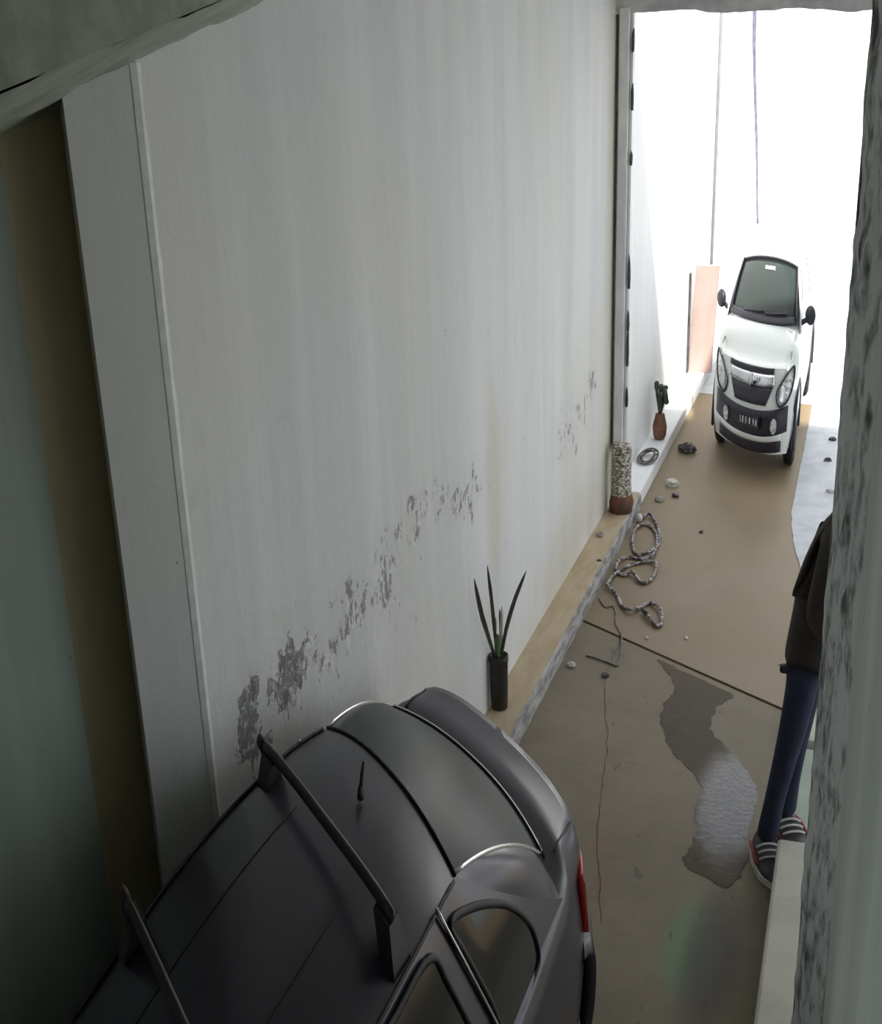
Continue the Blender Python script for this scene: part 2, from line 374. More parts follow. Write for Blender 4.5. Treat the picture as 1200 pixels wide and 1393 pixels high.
# left jamb of the opening, kerb, outside walls
jamb = struct(MB().box((XW-.1, YE, 0), (XW+.02, YE+.16, 3.3)).build('trim_6', 'lintel', bevel=.006))
gp = thing('gate_post', 'tall white metal gate post standing at the left jamb of the opening', 'gate post', (-1.435, YE-.02, .1))
M['metal_white'] = simple('chipped_white_metal', (.80, .80, .80), (.66, .65, .66), .45, 5, (2, 2, .6), bump=.15)
M['rust'] = simple('rust', (.20, .085, .04), (.10, .06, .045), .9, 14, bump=.5)
M['dark_metal'] = simple('dark_metal', (.05, .048, .05), (.11, .10, .10), .5, 10, metal=.4)
MB().box((-1.478, YE-.07, .5), (-1.415, YE+.03, 3.2)).build('post', 'metal_white', gp, bevel=.008)
MB().box((-1.413, YE-.045, .5), (-1.395, YE+.02, 3.2)).build('rail', 'metal_white', gp, bevel=.003)
for k, (z0, h) in enumerate([(2.95, .10), (2.62, .12), (2.30, .07), (1.55, .16), (1.28, .10), (1.05, .2), (.78, .10)]):
    b = MB(); b.rock((-1.396, YE-.046, z0), .010, k, h/.012)
    b.build('hinge_rust', 'dark_metal', gp, smooth=True)
M['mottled'] = simple('mottled_rusty_paint', (.12, .085, .06), (.74, .72, .66), .85, 55, (1, 1, 1.4), bump=.8, lo=.40, hi=.62, detail=8)
bol = thing('pipe_sleeve', 'short mottled rusty pipe sleeve at the foot of the white gate post', 'pipe', (-1.40, 7.72, .1))
MB().lathe([(.066, .1), (.07, .13), (.064, .3), (.062, .45), (.066, .52), (.058, .56), (.03, .565)], (-1.40, 7.72, 0), 24, wob=.12).build('sleeve', 'mottled', bol, smooth=True)
MB().lathe([(.078, .1), (.074, .16), (.068, .22)], (-1.40, 7.72, 0), 20, wob=.2).build('rusted_foot', 'rust', bol, smooth=True)

kb = MB()
def kerb(a, b):
    y = lerp(-1.2, 8.1, a); w_ = .006*mnoise.noise(Vector((y*5, 0, 2)))+.004*mnoise.noise(Vector((y*17, 0, 3)))
    return [Vector((XW-.02, y, .1)), Vector((-1.345+w_, y, .1)), Vector((-1.335+w_, y, .088)), Vector((-1.325+w_*.5, y, -.01))][b]
kg = MB().grid(kerb, frange(0, 1, 220), (0, 1), False)
kerb_o = struct(kg.build('trim_7', 'curb', fix=False)); kerb_o['label'] = 'beige cement kerb top along the foot of the long wall'
kf = MB().grid(kerb, frange(0, 1, 220), (1, 2, 3), False)
kfo = kf.build('kerb_face', 'curb_face', kerb_o, fix=False); kfo['label'] = 'dirty grey kerb face'
struct(MB().box((XW-.02, 8.08, 0), (-1.335, 13.0, .115)).build('trim_8', 'outer', bevel=.01))
struct(MB().box((XW-.3, YE+.1, 0), (XW, 13.1, 7.5)).build('wall_left_outer', 'outer'))
struct(MB().box((XW-.75, 13.1, 0), (XW-.22, 17.8, 7.5)).build('wall_left_outer_far', 'outer'))
struct(MB().box((-2.6, 17.6, 0), (9, 17.9, 7.5)).build('wall_end', 'outer'))
struct(MB().box((2.6, YE+.25, 0), (2.9, 17.6, 3.0)).build('wall_right_outer', 'outer'))
M['corner_line'] = simple('grey_corner_line', (.34, .34, .35), (.28, .28, .30), .6, 10)
struct(MB().tube([(-1.485, 13.08, .12), (-1.485, 13.08, 7.4)], .016, 8).build('trim_9', 'corner_line', smooth=True))  # added tube that draws the faint line of the wall corner
M['cable'] = simple('grey_violet_cable', (.10, .09, .15), (.16, .15, .2), .6, 10)
cb = tag(MB().tube(catmull([(-1.66, 17.5, 6.6), (-1.60, 17.5, 4.5), (-1.56, 17.5, 3.0), (-1.47, 17.5, 1.8), (-1.40, 17.5, .72)], 8), [.024]*17+[.02]*8+[.015]*8, 8).build('hanging_cable', 'cable', smooth=True),
         'dark cable hanging down the bright end wall beyond the white car', 'cable')

# steps on the right
struct(MB().box((-.140, 2.6, 0), (.55, 4.18, .15)).build('step_1', 'step_top', bevel=.012), 'pale cement step beside the broken wall corner, nearest', 'step')
struct(MB().box((-.125, 4.25, 0), (.55, 5.06, .04)).build('step_2', 'step_green', bevel=.008), 'low greenish cement step behind the pale one', 'step')
struct(MB().box((-.150, 5.10, 0), (.55, 5.5, .06)).build('step_3', 'step_top', bevel=.008), 'low pale step furthest along beside the person', 'step')

# crack, puddle
CR = [(-1.145, 6.15), (-1.082, 5.993), (-1.076, 5.611), (-1.012, 5.249), (-.939, 4.957), (-.914, 4.735), (-.87, 4.433), (-.819, 4.119), (-.77, 3.941), (-.72, 3.7)]
cp_ = catmull([(x, y, .0012) for x, y in CR], 10)
ck = MB()
L_, R_ = [], []
for i, p in enumerate(cp_):
    j = .012*mnoise.noise(Vector((p.y*9, 1, 0))); wd = .0012+.0028*abs(mnoise.noise(Vector((p.y*13, 4, 0))))
    L_.append(Vector((p.x+j-wd, p.y, .0012))); R_.append(Vector((p.x+j+wd, p.y, .0012)))
n_ = len(cp_); ck.add(L_+R_, [(i, n_+i, n_+i+1, i+1) for i in range(n_-1)])
ck.build('crack', 'joint', bpy.data.objects['floor'], fix=False)
PU = [(-.853, 5.848), (-.723, 5.758), (-.579, 5.654), (-.442, 5.553), (-.48, 5.456), (-.506, 5.351), (-.499, 5.166), (-.436, 5.064), (-.362, 4.969), (-.301, 4.835), (-.251, 4.73), (-.251, 4.58), (-.263, 4.433), (-.245, 4.302), (-.247, 4.193), (-.273, 4.091), (-.308, 4.021), (-.386, 4.07), (-.451, 4.104), (-.497, 4.166), (-.469, 4.239), (-.465, 4.354), (-.487, 4.515), (-.483, 4.641), (-.502, 4.74), (-.581, 4.854), (-.651, 4.947), (-.701, 5.081), (-.751, 5.286), (-.745, 5.419), (-.722, 5.527), (-.758, 5.658), (-.824, 5.769)]
pp = catmull([(x, y, .002) for x, y in PU], 9, True)
pp = [Vector((p.x+.016*mnoise.noise(Vector((p.x*25, p.y*14, 0)))+.007*mnoise.noise(Vector((p.x*70, p.y*45, 3))), min(p.y+.015*mnoise.noise(Vector((p.x*25, p.y*18, 9))), jy(p.x)-g-.004), .002)) for p in pp]
bm = bmesh.new(); bv = [bm.verts.new(p) for p in pp]; bf = bm.faces.new(bv); bmesh.ops.triangulate(bm, faces=[bf]); bmesh.ops.recalc_face_normals(bm, faces=bm.faces)
me = bpy.data.meshes.new('water_puddle'); bm.to_mesh(me); bm.free(); me.materials.append(M['water'])
if me.polygons[0].normal.z < 0: me.flip_normals()
po = bpy.data.objects.new('water_puddle', me); COL.objects.link(po)
tag(po, 'dark wet puddle trailing across the concrete floor, with a bright bluish reflection', 'puddle')

# ------------------------------------------------------------------ dark sedan close to the camera
t = NT('graphite_car_paint'); t.col((.030, .027, .046)); t.set(rough=.40, metal=.3, coat=.45, coatr=.16); M['paint_dark'] = t.m
t = NT('tinted_glass'); t.col((.014, .015, .014)); t.set(rough=.12, spec=.18); M['glass_dark'] = t.m
t = NT('rear_glass'); t.col((.03, .042, .037)); t.set(rough=.36, spec=.12); M['glass_rear'] = t.m
M['rubber'] = simple('black_rubber', (.012, .012, .012), (.02, .02, .02), .6, 20)
M['tyre'] = simple('tyre_rubber', (.015, .015, .015), (.03, .03, .03), .85, 30)
M['alloy'] = simple('alloy_rim', (.45, .45, .46), (.55, .55, .56), .3, 10, metal=.9)
M['chrome'] = simple('chrome_trim', (.75, .75, .76), (.65, .65, .66), .18, 10, metal=1)
M['tail_red'] = simple('red_lens', (.45, .02, .015), (.35, .02, .015), .2, 10)
M['bar_black'] = simple('black_rack_bar', (.014, .013, .014), (.022, .02, .022), .5, 20)
M['bar_brown'] = simple('brown_end_cap', (.05, .03, .022), (.035, .02, .015), .6, 20)

SX0, SA, SB, SY0, SCc, SD, SS = -.981, .507, -.008, 3.40, -.499, -.772, .983
def sed(p): u, v, z = p; return Vector((SX0+SA*v+SB*u, SY0+SCc*v+SD*u, SS*z))
car = thing('sedan_car', 'dark graphite sedan with black roof bars parked against the left wall, closest', 'car', sed((2.0, 0, 0)))
def part(mb, name, mat, parent=None, smooth=True, fix=True, **kw):
    return mb.build(name, mat, parent or car, smooth=smooth, fix=fix, xf=sed, **kw)
# lower body loft: rows u, half profile from sill to deck centre
wsh = table([0, .3, .9, 2.0, 3.2, 3.9, 4.3], [.70, .765, .80, .815, .80, .75, .66])
zdk = table([0, .11, .57, 1.1, 2.0, 3.0, 3.5, 4.0, 4.3], [.965, .972, 1.005, .99, .95, .95, .93, .82, .70])
def sprof(u):
    ws = wsh(u); zd = zdk(u); zs = min(.90, zd-.06); rear = smooth01(1-u/.5); fr = smooth01((u-3.7)/.6)
    zb = .22+.10*rear+.06*fr
    A = [(0, zb), (ws*.86, zb), (ws*.985, zb+.10), (ws*1.035, .52), (ws*1.03, .70), (ws*1.0, zs-.03), (ws*.955, zs+.03), (ws*.875, zd-.012), (ws*.78, zd+.0), (ws*.5, zd+.012), (0, zd+.018)]
    B = [(0, zb), (ws*.86, zb), (ws*.985, zb+.10), (ws*1.03, .52), (ws*1.03, .70), (ws*1.012, .86), (ws*.995, .925), (ws*.955, .962), (ws*.85, .975), (ws*.5, .975), (0, .975)]
    k = smooth01((u-.25)/.30)*smooth01((3.65-u)/.3)
    return [(lerp(a[0], b[0], k), lerp(a[1], b[1], k)) for a, b in zip(A, B)]
def sbend(u, v, z):
    k = smooth01(1-u/.55)
    return u + k*(.17*(abs(v)/.8)**3 + .10*smooth01((z-.58)/.4) + .03*smooth01((.45-z)/.2)) - .02*k
def sbody(u, s):
    P = catmull([(a, b, 0) for a, b in sprof(u)], 4); i = min(int(abs(s)*(len(P)-1)), len(P)-1); q = P[i]
    v = q.x*(1 if s >= 0 else -1); return Vector((sbend(u, v, q.y), v, q.y))
rows = [0, .04, .08, .14, .2, .28, .36, .45, .55, .7, .9, 1.2, 1.6, 2.0, 2.4, 2.8, 3.1, 3.4, 3.6, 3.8, 3.95, 4.1, 4.2, 4.27, 4.3]
npf = 41
body = MB()
prs = [catmull([(a, b, 0) for a, b in sprof(u)], 4) for u in rows]
vv = []
for u, P in zip(rows, prs):
    full = [(-q.x, q.y) for q in P] + [(q.x, q.y) for q in P[::-1]][1:]
    vv.append([Vector((sbend(u, v, z), v, z)) for v, z in full])
mm = len(vv[0])
body.add([p for r_ in vv for p in r_], [(i*mm+j, i*mm+(j+1) % mm, (i+1)*mm+(j+1) % mm, (i+1)*mm+j) for i in range(len(rows)-1) for j in range(mm)])
# closed ends, row by row across
for idx in (0, len(rows)-1):
    r_ = vv[idx]; h = mm//2
    body.add(r_, [(j, j+1, mm-2-j, mm-1-j) if mm-1-j > j+1 else (j, j+1, mm-1-j) for j in range(h-1)])
shell = part(body, 'body', 'paint_dark')
# greenhouse
wro = table([1.28, 1.6, 2.2, 2.8], [.512, .545, .56, .53]); zro = table([1.28, 1.6, 2.2, 2.8], [1.322, 1.362, 1.375, 1.335])
def roof(u, q):
    return Vector((u - .035*(1-q*q)*smooth01(1-(u-1.3)/.5), wro(u)*q, zro(u)+.055*(1-abs(q)**2.4)))
part(MB().grid(roof, frange(1.306, 2.78, 26), frange(-1, 1, 25)), 'roof', 'paint_dark')
def rwin(t, q, off=0):
    T = roof(1.306, q); q2 = q
    B = Vector((.572-.165*(1-abs(q)**2.2), .64*q2, 1.032-.03*(1-q*q)))
    p = T.lerp(B, t); k = 4*t*(1-t); n_ = Vector((-.42, 0, .9))
    return p + n_*(.045*k+off)
part(MB().grid(rwin, frange(0.003, .985, 16), frange(-.97, .97, 25)), 'rear_window', 'glass_rear')
wf = lambda t, q: roof(2.78, q).lerp(Vector((3.42-.0+.10*(1-q*q), .69*q, .965)), t)+Vector((.4, 0, .9))*(.03*4*t*(1-t))
part(MB().grid(wf, frange(0, 1, 10), frange(-1, 1, 15)), 'windscreen', 'glass_dark', solid=.006)
def belt(u): return wsh(u)*.965, zdk(u)-.055
def side(u, t, sg=1, off=0):
    w0, z0 = .768, .935
    wt, zt = wro(max(u, 1.306)), zro(max(u, 1.306))
    k = 4*t*(1-t); return Vector((u, sg*(lerp(w0, wt, t)+.022*k+off*.85), lerp(z0, zt, t)+.010*k+off*.5))
urear = lambda t: lerp(.50, 1.306, t**.9); ufr = lambda t: lerp(3.42, 2.78, t)
for sg in (-1, 1):
    sp_ = MB().grid(lambda a, t: side(lerp(urear(t), ufr(t), a), t, sg), frange(0, 1, 30), frange(0, 1, 12))
    part(sp_, 'cabin_side', 'paint_dark')
    def cpil(a, t):
        s0 = rwin(1-t, sg*.97); s1 = side(urear(t)+.012, t, sg)
        b_ = s0.lerp(s1, a); out = Vector((-.3, sg*.55, .6)); return b_+out*(.035*4*a*(1-a)*max(0, math.sin(math.pi*min(1, t*1.1+.05))))+Vector((-.25, 0, -.9))*max(0, .12-t)*.35
    part(MB().grid(cpil, frange(0, 1, 10), frange(0, 1, 14)), 'rear_pillar', 'paint_dark', fix=True)
def sidepoly(poly, sg, off=.006, n=5):
    P = catmull([(a, b, 0) for a, b in poly], n, True); c = sum(P, Vector())/len(P); mb = MB(); k = len(P); R = 5
    vs = [side(lerp(c.x, p.x, r_/R), lerp(c.y, p.y, r_/R), sg, off) for r_ in range(1, R+1) for p in P]+[side(c.x, c.y, sg, off)]
    fs = [((r_)*k+j, r_*k+(j+1) % k, (r_+1)*k+(j+1) % k, (r_+1)*k+j) for r_ in range(R-1) for j in range(k)]+[(j, (j+1) % k, R*k) for j in range(k)]
    mb.add(vs, fs); return mb, [side(p.x, p.y, sg, off) for p in P]
QW = [(1.43, .88), (1.27, .80), (1.05, .57), (.90, .30), (.865, .09), (.93, .03), (1.08, .03), (1.215, .05), (1.29, .36), (1.38, .68)]
DW = [(1.60, .90), (1.53, .70), (1.44, .38), (1.345, .06), (1.6, .04), (1.9, .04), (2.12, .05), (2.14, .5), (2.12, .92), (1.85, .93)]
FW = [(2.24, .92), (2.23, .5), (2.24, .05), (2.6, .05), (3.0, .05), (3.25, .08), (3.0, .5), (2.78, .90), (2.5, .93)]
for sg in (-1, 1):
    for nm, poly in (('quarter_window', QW), ('rear_door_window', DW), ('front_door_window', FW)):
        mb, ring = sidepoly(poly, sg); gl = part(mb, nm, 'glass_dark')
        part(MB().tube(ring, .011, 6, True), 'window_seal', 'rubber', gl)
    part(MB().tube([side(1.50-.27*k/8, 1.02-.98*k/8, sg, .012) for k in range(9)], .0075, 6), 'chrome_strip', 'chrome')
    part(MB().tube([side(u, 1.0, sg, .006) for u in frange(1.33, 2.78, 24)], .006, 6), 'drip_rail', 'rubber')
    part(MB().tube([rwin(t_, sg*.985, .004) for t_ in frange(0, 1, 14)], .006, 6), 'rear_window_side_trim', 'chrome')
# rear window seal lines
part(MB().tube([rwin(.0, q, .004) for q in frange(-1, 1, 30)], .0045, 6), 'rear_window_seal', 'rubber')
part(MB().tube([rwin(1.0, q, .006) for q in frange(-1, 1, 30)], .011, 6), 'rear_window_seal', 'rubber')
part(MB().tube([rwin(.975, q, .012) for q in frange(-.98, .98, 30)], .004, 6), 'rear_window_edge_trim', 'chrome')
# boot lid seams, roof seams
def deck(u, v):   # point on the boot deck
    P = catmull([(a, b, 0) for a, b in sprof(u)], 6); best = min(P[len(P)//2:], key=lambda q: abs(q.x-abs(v)))
    return Vector((sbend(u, v, best.y), v, best.y+.003))
for sg in (-1, 1):
    part(MB().tube([deck(u, sg*.64) for u in frange(.02, .42, 12)], .0045, 6), 'boot_seam', 'rubber')
part(MB().tube([Vector((sbend(0, v, .90)-.004, v, .93)) for v in frange(-.6, .6, 24)], .005, 6), 'boot_lip', 'rubber')
for q in (-.42, .42):
    part(MB().tube([roof(u, q)+Vector((0, 0, .0015)) for u in frange(1.75, 2.75, 20)], .0016, 5), 'roof_groove', 'rubber')
# tail lights, bumper, plate
for sg in (-1, 1):
    def tl(a, b): 
        v = sg*lerp(.50, .745, a); z = lerp(.66, .86, b); u = lerp(0.0, .0, a)
        return Vector((sbend(0, v, z)-.012+.20*smooth01((a-.75)/.25)*.5, v+sg*.012+sg*.03*smooth01((a-.7)/.3), z))
    part(MB().grid(tl, frange(0, 1, 12), frange(0, 1, 6)), 'tail_light', 'tail_red', solid=.02)
bp = MB()
BPZ = catmull([(.34, .02, 0), (.40, .045, 0), (.50, .06, 0), (.57, .057, 0), (.602, .04, 0), (.618, .0, 0), (.63, -.06, 0)], 3)
def bpr(a, b):
    v = lerp(-.80, .80, a); q = BPZ[int(round(b*(len(BPZ)-1)))]; zz, o_ = q.x, q.y
    return Vector((.17*(abs(v)/.8)**3+.10*smooth01((abs(v)-.70)/.10)-.02-o_, v*1.0+(1 if v > 0 else -1)*.5*max(0, o_)*smooth01((abs(v)-.6)/.2), zz))
part(bp.grid(bpr, frange(0, 1, 40), frange(0, 1, len(BPZ))), 'rear_bumper', 'paint_dark', solid=.03)
part(MB().box((-.03, -.25, .66), (.02, .25, .78)), 'number_plate_recess', 'rubber', smooth=False)
# wheels
def wheel(u, sg):
    c = (u, sg*.70, .30)
    ty = MB().lathe([(.17, -.085), (.26, -.095), (.298, -.07), (.304, 0), (.298, .07), (.26, .095), (.17, .085)], (0, 0, 0), 28, 'y')
    ty.v = [Vector(c)+p for p in ty.v]; o = part(ty, 'wheel', 'tyre')
    rm = MB(); rm.lathe([(.175, -.07), (.18, .0), (.175, .07), (.05, .085), (.02, .085)], (0, 0, 0), 24, 'y')
    rm.v = [Vector(c)+Vector((p.x, p.y*sg, p.z)) for p in rm.v]; part(rm, 'rim', 'alloy', o)
for u in (.88, 3.42):
    for sg in (-1, 1): wheel(u, sg)
# roof bars
for u, z in ((1.75, 1.487), (2.52, 1.48)):
    rb = part(MB().tube([Vector((u, v, z-.018*(v/.52)**4)) for v in frange(-.52, .50, 18)], .017, 8), 'roof_bar', 'bar_black')
    part(MB().lathe([(.004, -.02), (.02, -.018), (.022, .01), (.018, .016)], (u, 0, z-.018), 10, 'y') if False else MB().tube([(u, -.52, z-.018), (u, -.565, z-.018)], [.022, .018], 8), 'end_cap', 'bar_brown', rb)
    for sg in (-1, 1):
        fo = MB().add([(u-.035, sg*.40, z-.02), (u+.035, sg*.40, z-.02), (u+.03, sg*.50, z-.02), (u-.03, sg*.50, z-.02),
                       (u-.06, sg*.46, 1.375), (u+.06, sg*.46, 1.375), (u+.06, sg*.55, 1.352), (u-.06, sg*.55, 1.352)],
                      [(0, 1, 2, 3), (4, 5, 6, 7), (0, 1, 5, 4), (1, 2, 6, 5), (2, 3, 7, 6), (3, 0, 4, 7)])
        part(fo, 'bar_foot', 'bar_black', rb, smooth=False)
# antenna on the roof
an = part(MB().lathe([(.022, 0), (.018, .015), (.008, .03), (.003, .034)], (1.50, .02, 1.425), 12), 'antenna_base', 'rubber')
part(MB().tube([(1.50, .02, 1.44), (1.485, .02, 1.47), (1.465, .02, 1.50)], [.012, .010, .009], 8), 'antenna_rod', 'rubber', an)

# ------------------------------------------------------------------ white hatchback outside
t = NT('white_car_paint'); t.col((.74, .77, .74)); t.set(rough=.3, coat=.6, coatr=.08); M['paint_white'] = t.m
t = NT('grey_green_glass'); t.col((.024, .033, .030)); t.set(rough=.14, spec=.25); M['glass_green'] = t.m
M['black_plastic'] = simple('black_plastic', (.02, .018, .03), (.03, .028, .04), .5, 20)
t = NT('lamp_lens'); nz = t.noise(30, 3); t.col(t.mix(t.rng(nz, .4, .6), (.30, .32, .30), (.72, .74, .72))); t.set(rough=.1, coat=.8); M['lamp_lens'] = t.m
HX0, HA, HB, HY0, HC, HD, HS = -.704, .397, -.001, 8.893, -.34, .91, .991
def hat(p): u, v, z = p; return Vector((HX0+HA*v+HB*u, HY0+HC*v+HD*u, HS*z))
hb = thing('hatchback_car', 'small white hatchback standing outside the opening, facing the camera', 'car', hat((1.8, 0, 0)))
def hpart(mb, name, mat, parent=None, smooth=True, fix=True, **kw):
    return mb.build(name, mat, parent or hb, smooth=smooth, fix=fix, xf=hat, **kw)
hw = table([.2, .35, .55, .7, .82], [.70, .745, .765, .74, .60])            # front face half width by height
def hfront(v, z): # u of the front face
    return .02+.13*smooth01((z-.52)/.34)+.05*smooth01((.34-z)/.14)+.30*(abs(v)/.8)**2.6
zs_ = frange(.20, .82, 16)
hpart(MB().grid(lambda z, s: Vector((hfront(s*hw(z), z), s*hw(z), z)), zs_, frange(-1, 1, 33)), 'front_panel', 'paint_white')
hzs = table([.0, .9, 1.5, 3.0, 3.6], [.80, .94, .96, .98, .95]); hwm = table([0, .5, 1.0, 3.0, 3.6], [.765, .80, .81, .81, .74])
hzd = table([.12, .35, .6, .95, 1.4, 3.6], [.82, .90, .965, 1.03, 1.0, 1.0])
def hprof(k):   # k 0..1 along the car; half section from sill to centre
    u = lerp(0, 3.55, k); f = smooth01(1-u/.5)
    P = []
    for z, i in zip((.2, .35, .55, .7, .82), range(5)):
        wv = lerp(hwm(u)*(.93, .99, 1.0, .985, .95)[i], hw(z), f); zz = lerp((.2, .36, .6, .80, hzs(u))[i], z, f)
        P.append((u, wv, zz))
    zd = lerp(hzd(max(u, .12)), .82, f); w5 = P[-1][1]
    P += [(u, lerp(w5*.86, w5*.92, f), lerp(hzs(u)+.05, .822, f) if u < 1 else hzs(u)+.02), (u, w5*.6, zd), (u, w5*.3, zd+.02*(1-f)), (u, 0, zd+.025*(1-f))]
    return P
ks = [0, .02, .045, .07, .1, .14, .18, .22, .27, .34, .45, .6, .75, .88, .95, 1]
hrows = []
for k in ks:
    P = catmull(hprof(k), 3); fs_ = smooth01(1-lerp(0, 3.55, k)/.7)
    full = [Vector((p.x, -p.y, p.z)) for p in P]+[Vector((p.x, p.y, p.z)) for p in P[::-1]][1:]
    hrows.append([Vector((p.x+hfront(p.y, p.z)*fs_, p.y, p.z)) for p in full])
mm = len(hrows[0]); hbm = MB().add([p for r_ in hrows for p in r_], [(i*mm+j, i*mm+j+1, (i+1)*mm+j+1, (i+1)*mm+j) for i in range(len(ks)-1) for j in range(mm-1)])
hbm.add(hrows[-1], [tuple(range(mm))])
hpart(hbm, 'body', 'paint_white')
# bonnet panel lines and cabin
hwr = table([1.5, 2.2, 3.3], [.575, .59, .53]); hzr = table([1.5, 2.0, 2.7, 3.3], [1.345, 1.40, 1.40, 1.33])
def hroof(u, q): return Vector((u, hwr(u)*q, hzr(u)+.05*(1-abs(q)**2.3)))
hpart(MB().grid(hroof, frange(1.5, 3.3, 18), frange(-1, 1, 17)), 'roof', 'paint_white', solid=.02)
def hws(t, q, off=0):
    B = Vector((.93-.16*(1-q*q), .675*q, 1.045+.0*q)); T = hroof(1.5, q)
    return B.lerp(T, t)+Vector((-.42, 0, .9))*(.03*4*t*(1-t)+off)
wsg = hpart(MB().grid(hws, frange(0.03, .985, 12), frange(-.95, .95, 19)), 'windscreen', 'glass_green', solid=.006)
for sg in (-1, 1):
    hpart(MB().tube([hws(t_, sg*.965, .008) for t_ in frange(0, 1, 14)], .016, 6), 'windscreen_seal', 'black_plastic', wsg)
hpart(MB().tube([hws(.99, q, .008) for q in frange(-.96, .96, 20)], .014, 6), 'windscreen_seal', 'black_plastic', wsg)
hpart(MB().grid(lambda t_, q: hws(t_, q, .012)+Vector((0, 0, .0)), frange(-.07, .05, 4), frange(-.97, .97, 20)), 'cowl', 'black_plastic', solid=.01)
for q0, q1 in ((-.55, .05), (.1, .72)):
    hpart(MB().tube([hws(.04+.03*k/6, lerp(q0, q1, k/6), .02) for k in range(7)], .008, 5), 'wiper', 'black_plastic', wsg)
hpart(MB().grid(lambda a, b: hws(lerp(.76, .83, a), lerp(-.12, .22, b), .007), (0, 1), frange(0, 1, 6)), 'rear_view_mirror', 'lamp_lens', wsg, solid=.01)
hrw = lambda t, q: hroof(3.3, q).lerp(Vector((3.55, .68*q, .97)), t)
hpart(MB().grid(hrw, frange(0, 1, 6), frange(-1, 1, 11)), 'tailgate_window', 'glass_green', solid=.006)
def hside(u, t, sg, off=0):
    uu = max(u, 1.5); k = 4*t*(1-t)
    return Vector((u, sg*(lerp(.765, hwr(uu), t)+.02*k+off), lerp(.965, hzr(uu), t)+off*.3))
for sg in (-1, 1):
    uf = lambda t: lerp(.90, 1.5, t); ub = lambda t: lerp(3.53, 3.3, t)
    hpart(MB().grid(lambda a, t: hside(lerp(uf(t), ub(t), a), t, sg), frange(0, 1, 16), frange(0, 1, 8)), 'cabin_side', 'paint_white', solid=.012)
    hpart(MB().grid(lambda a, t: hside(lerp(uf(t)+.17, 2.2, a), lerp(.06, .88, t), sg, .008), frange(0, 1, 10), frange(0, 1, 6)), 'front_door_window', 'glass_green')
    hpart(MB().grid(lambda a, t: hside(lerp(2.28, 3.15, a), lerp(.08, .86, t), sg, .008), frange(0, 1, 8), frange(0, 1, 6)), 'rear_door_window', 'glass_green')
    # mirrors
    mr = MB(); bm = bmesh.new(); bmesh.ops.create_uvsphere(bm, u_segments=14, v_segments=10, radius=1)
    mr.add([Vector((1.06+v.co.x*.06, sg*(.90+v.co.y*.10), 1.085+v.co.z*.075)) for v in bm.verts], [tuple(v.index for v in f.verts) for f in bm.faces]); bm.free()
    mro = hpart(mr, 'wing_mirror', 'black_plastic')
    hpart(MB().tube([(1.06, sg*.72, 1.01), (1.06, sg*.84, 1.05)], .025, 6), 'mirror_arm', 'black_plastic', mro)
def fpatch(outline, off, n=1):          # patch on the front face from (v, z) outline
    P = [Vector((a, b, 0)) for a, b in outline]
    if n > 1: P = catmull(P, n, True)
    c = sum(P, Vector())/len(P); k = len(P); R = 4
    g_ = lambda p: Vector((hfront(p.x, p.y)-off, p.x, p.y))
    return MB().add([g_(c.lerp(p, r_/R)) for r_ in range(1, R+1) for p in P]+[g_(c)], [(r_*k+j, r_*k+(j+1) % k, (r_+1)*k+(j+1) % k, (r_+1)*k+j) for r_ in range(R-1) for j in range(k)]+[(j, (j+1) % k, R*k) for j in range(k)])
def rib(zt, zb, v0, v1, n=16, bow=0):    # horizontal strip outline
    return [(v, zt-bow*(v/.7)**2) for v in frange(v0, v1, n)]+[(v, zb-bow*(v/.7)**2) for v in frange(v1, v0, n)]
def strip(zt, zb, v0, v1, off, n=20, bow=0, taper=0):
    def f(a, b):
        z = lerp(zt, zb, b); h_ = lerp(v0, v1, a)*(1-taper*b); z -= bow*(h_/.7)**2
        return Vector((hfront(h_, z)-off, h_, z))
    return MB().grid(f, frange(0, 1, n), frange(0, 1, 4))
hpart(strip(.815, .775, -.44, .40, .012, bow=-.02), 'bonnet_slot', 'black_plastic', solid=.01)
gr = hpart(strip(.69, .565, -.40, .40, .012, taper=.28, bow=-.03), 'upper_grille', 'black_plastic', solid=.01)
hpart(strip(.772, .70, -.42, .42, .022, bow=-.02), 'grille_bar', 'chrome', solid=.015)
hpart(MB().lathe([(.002, -.02), (.05, -.018), (.055, .01)], (.05, 0, .735), 16, 'x'), 'round_emblem', 'chrome')
lg = hpart(strip(.525, .335, -.69, .69, .012, 28, bow=-.05), 'lower_intake', 'black_plastic', solid=.01)
hpart(strip(.335, .295, -.60, .60, .03, 24, bow=-.05), 'bumper_lip', 'paint_white', solid=.02)
hpart(strip(.29, .20, -.60, .60, .01, 20, bow=-.03), 'under_tray', 'black_plastic', solid=.01)
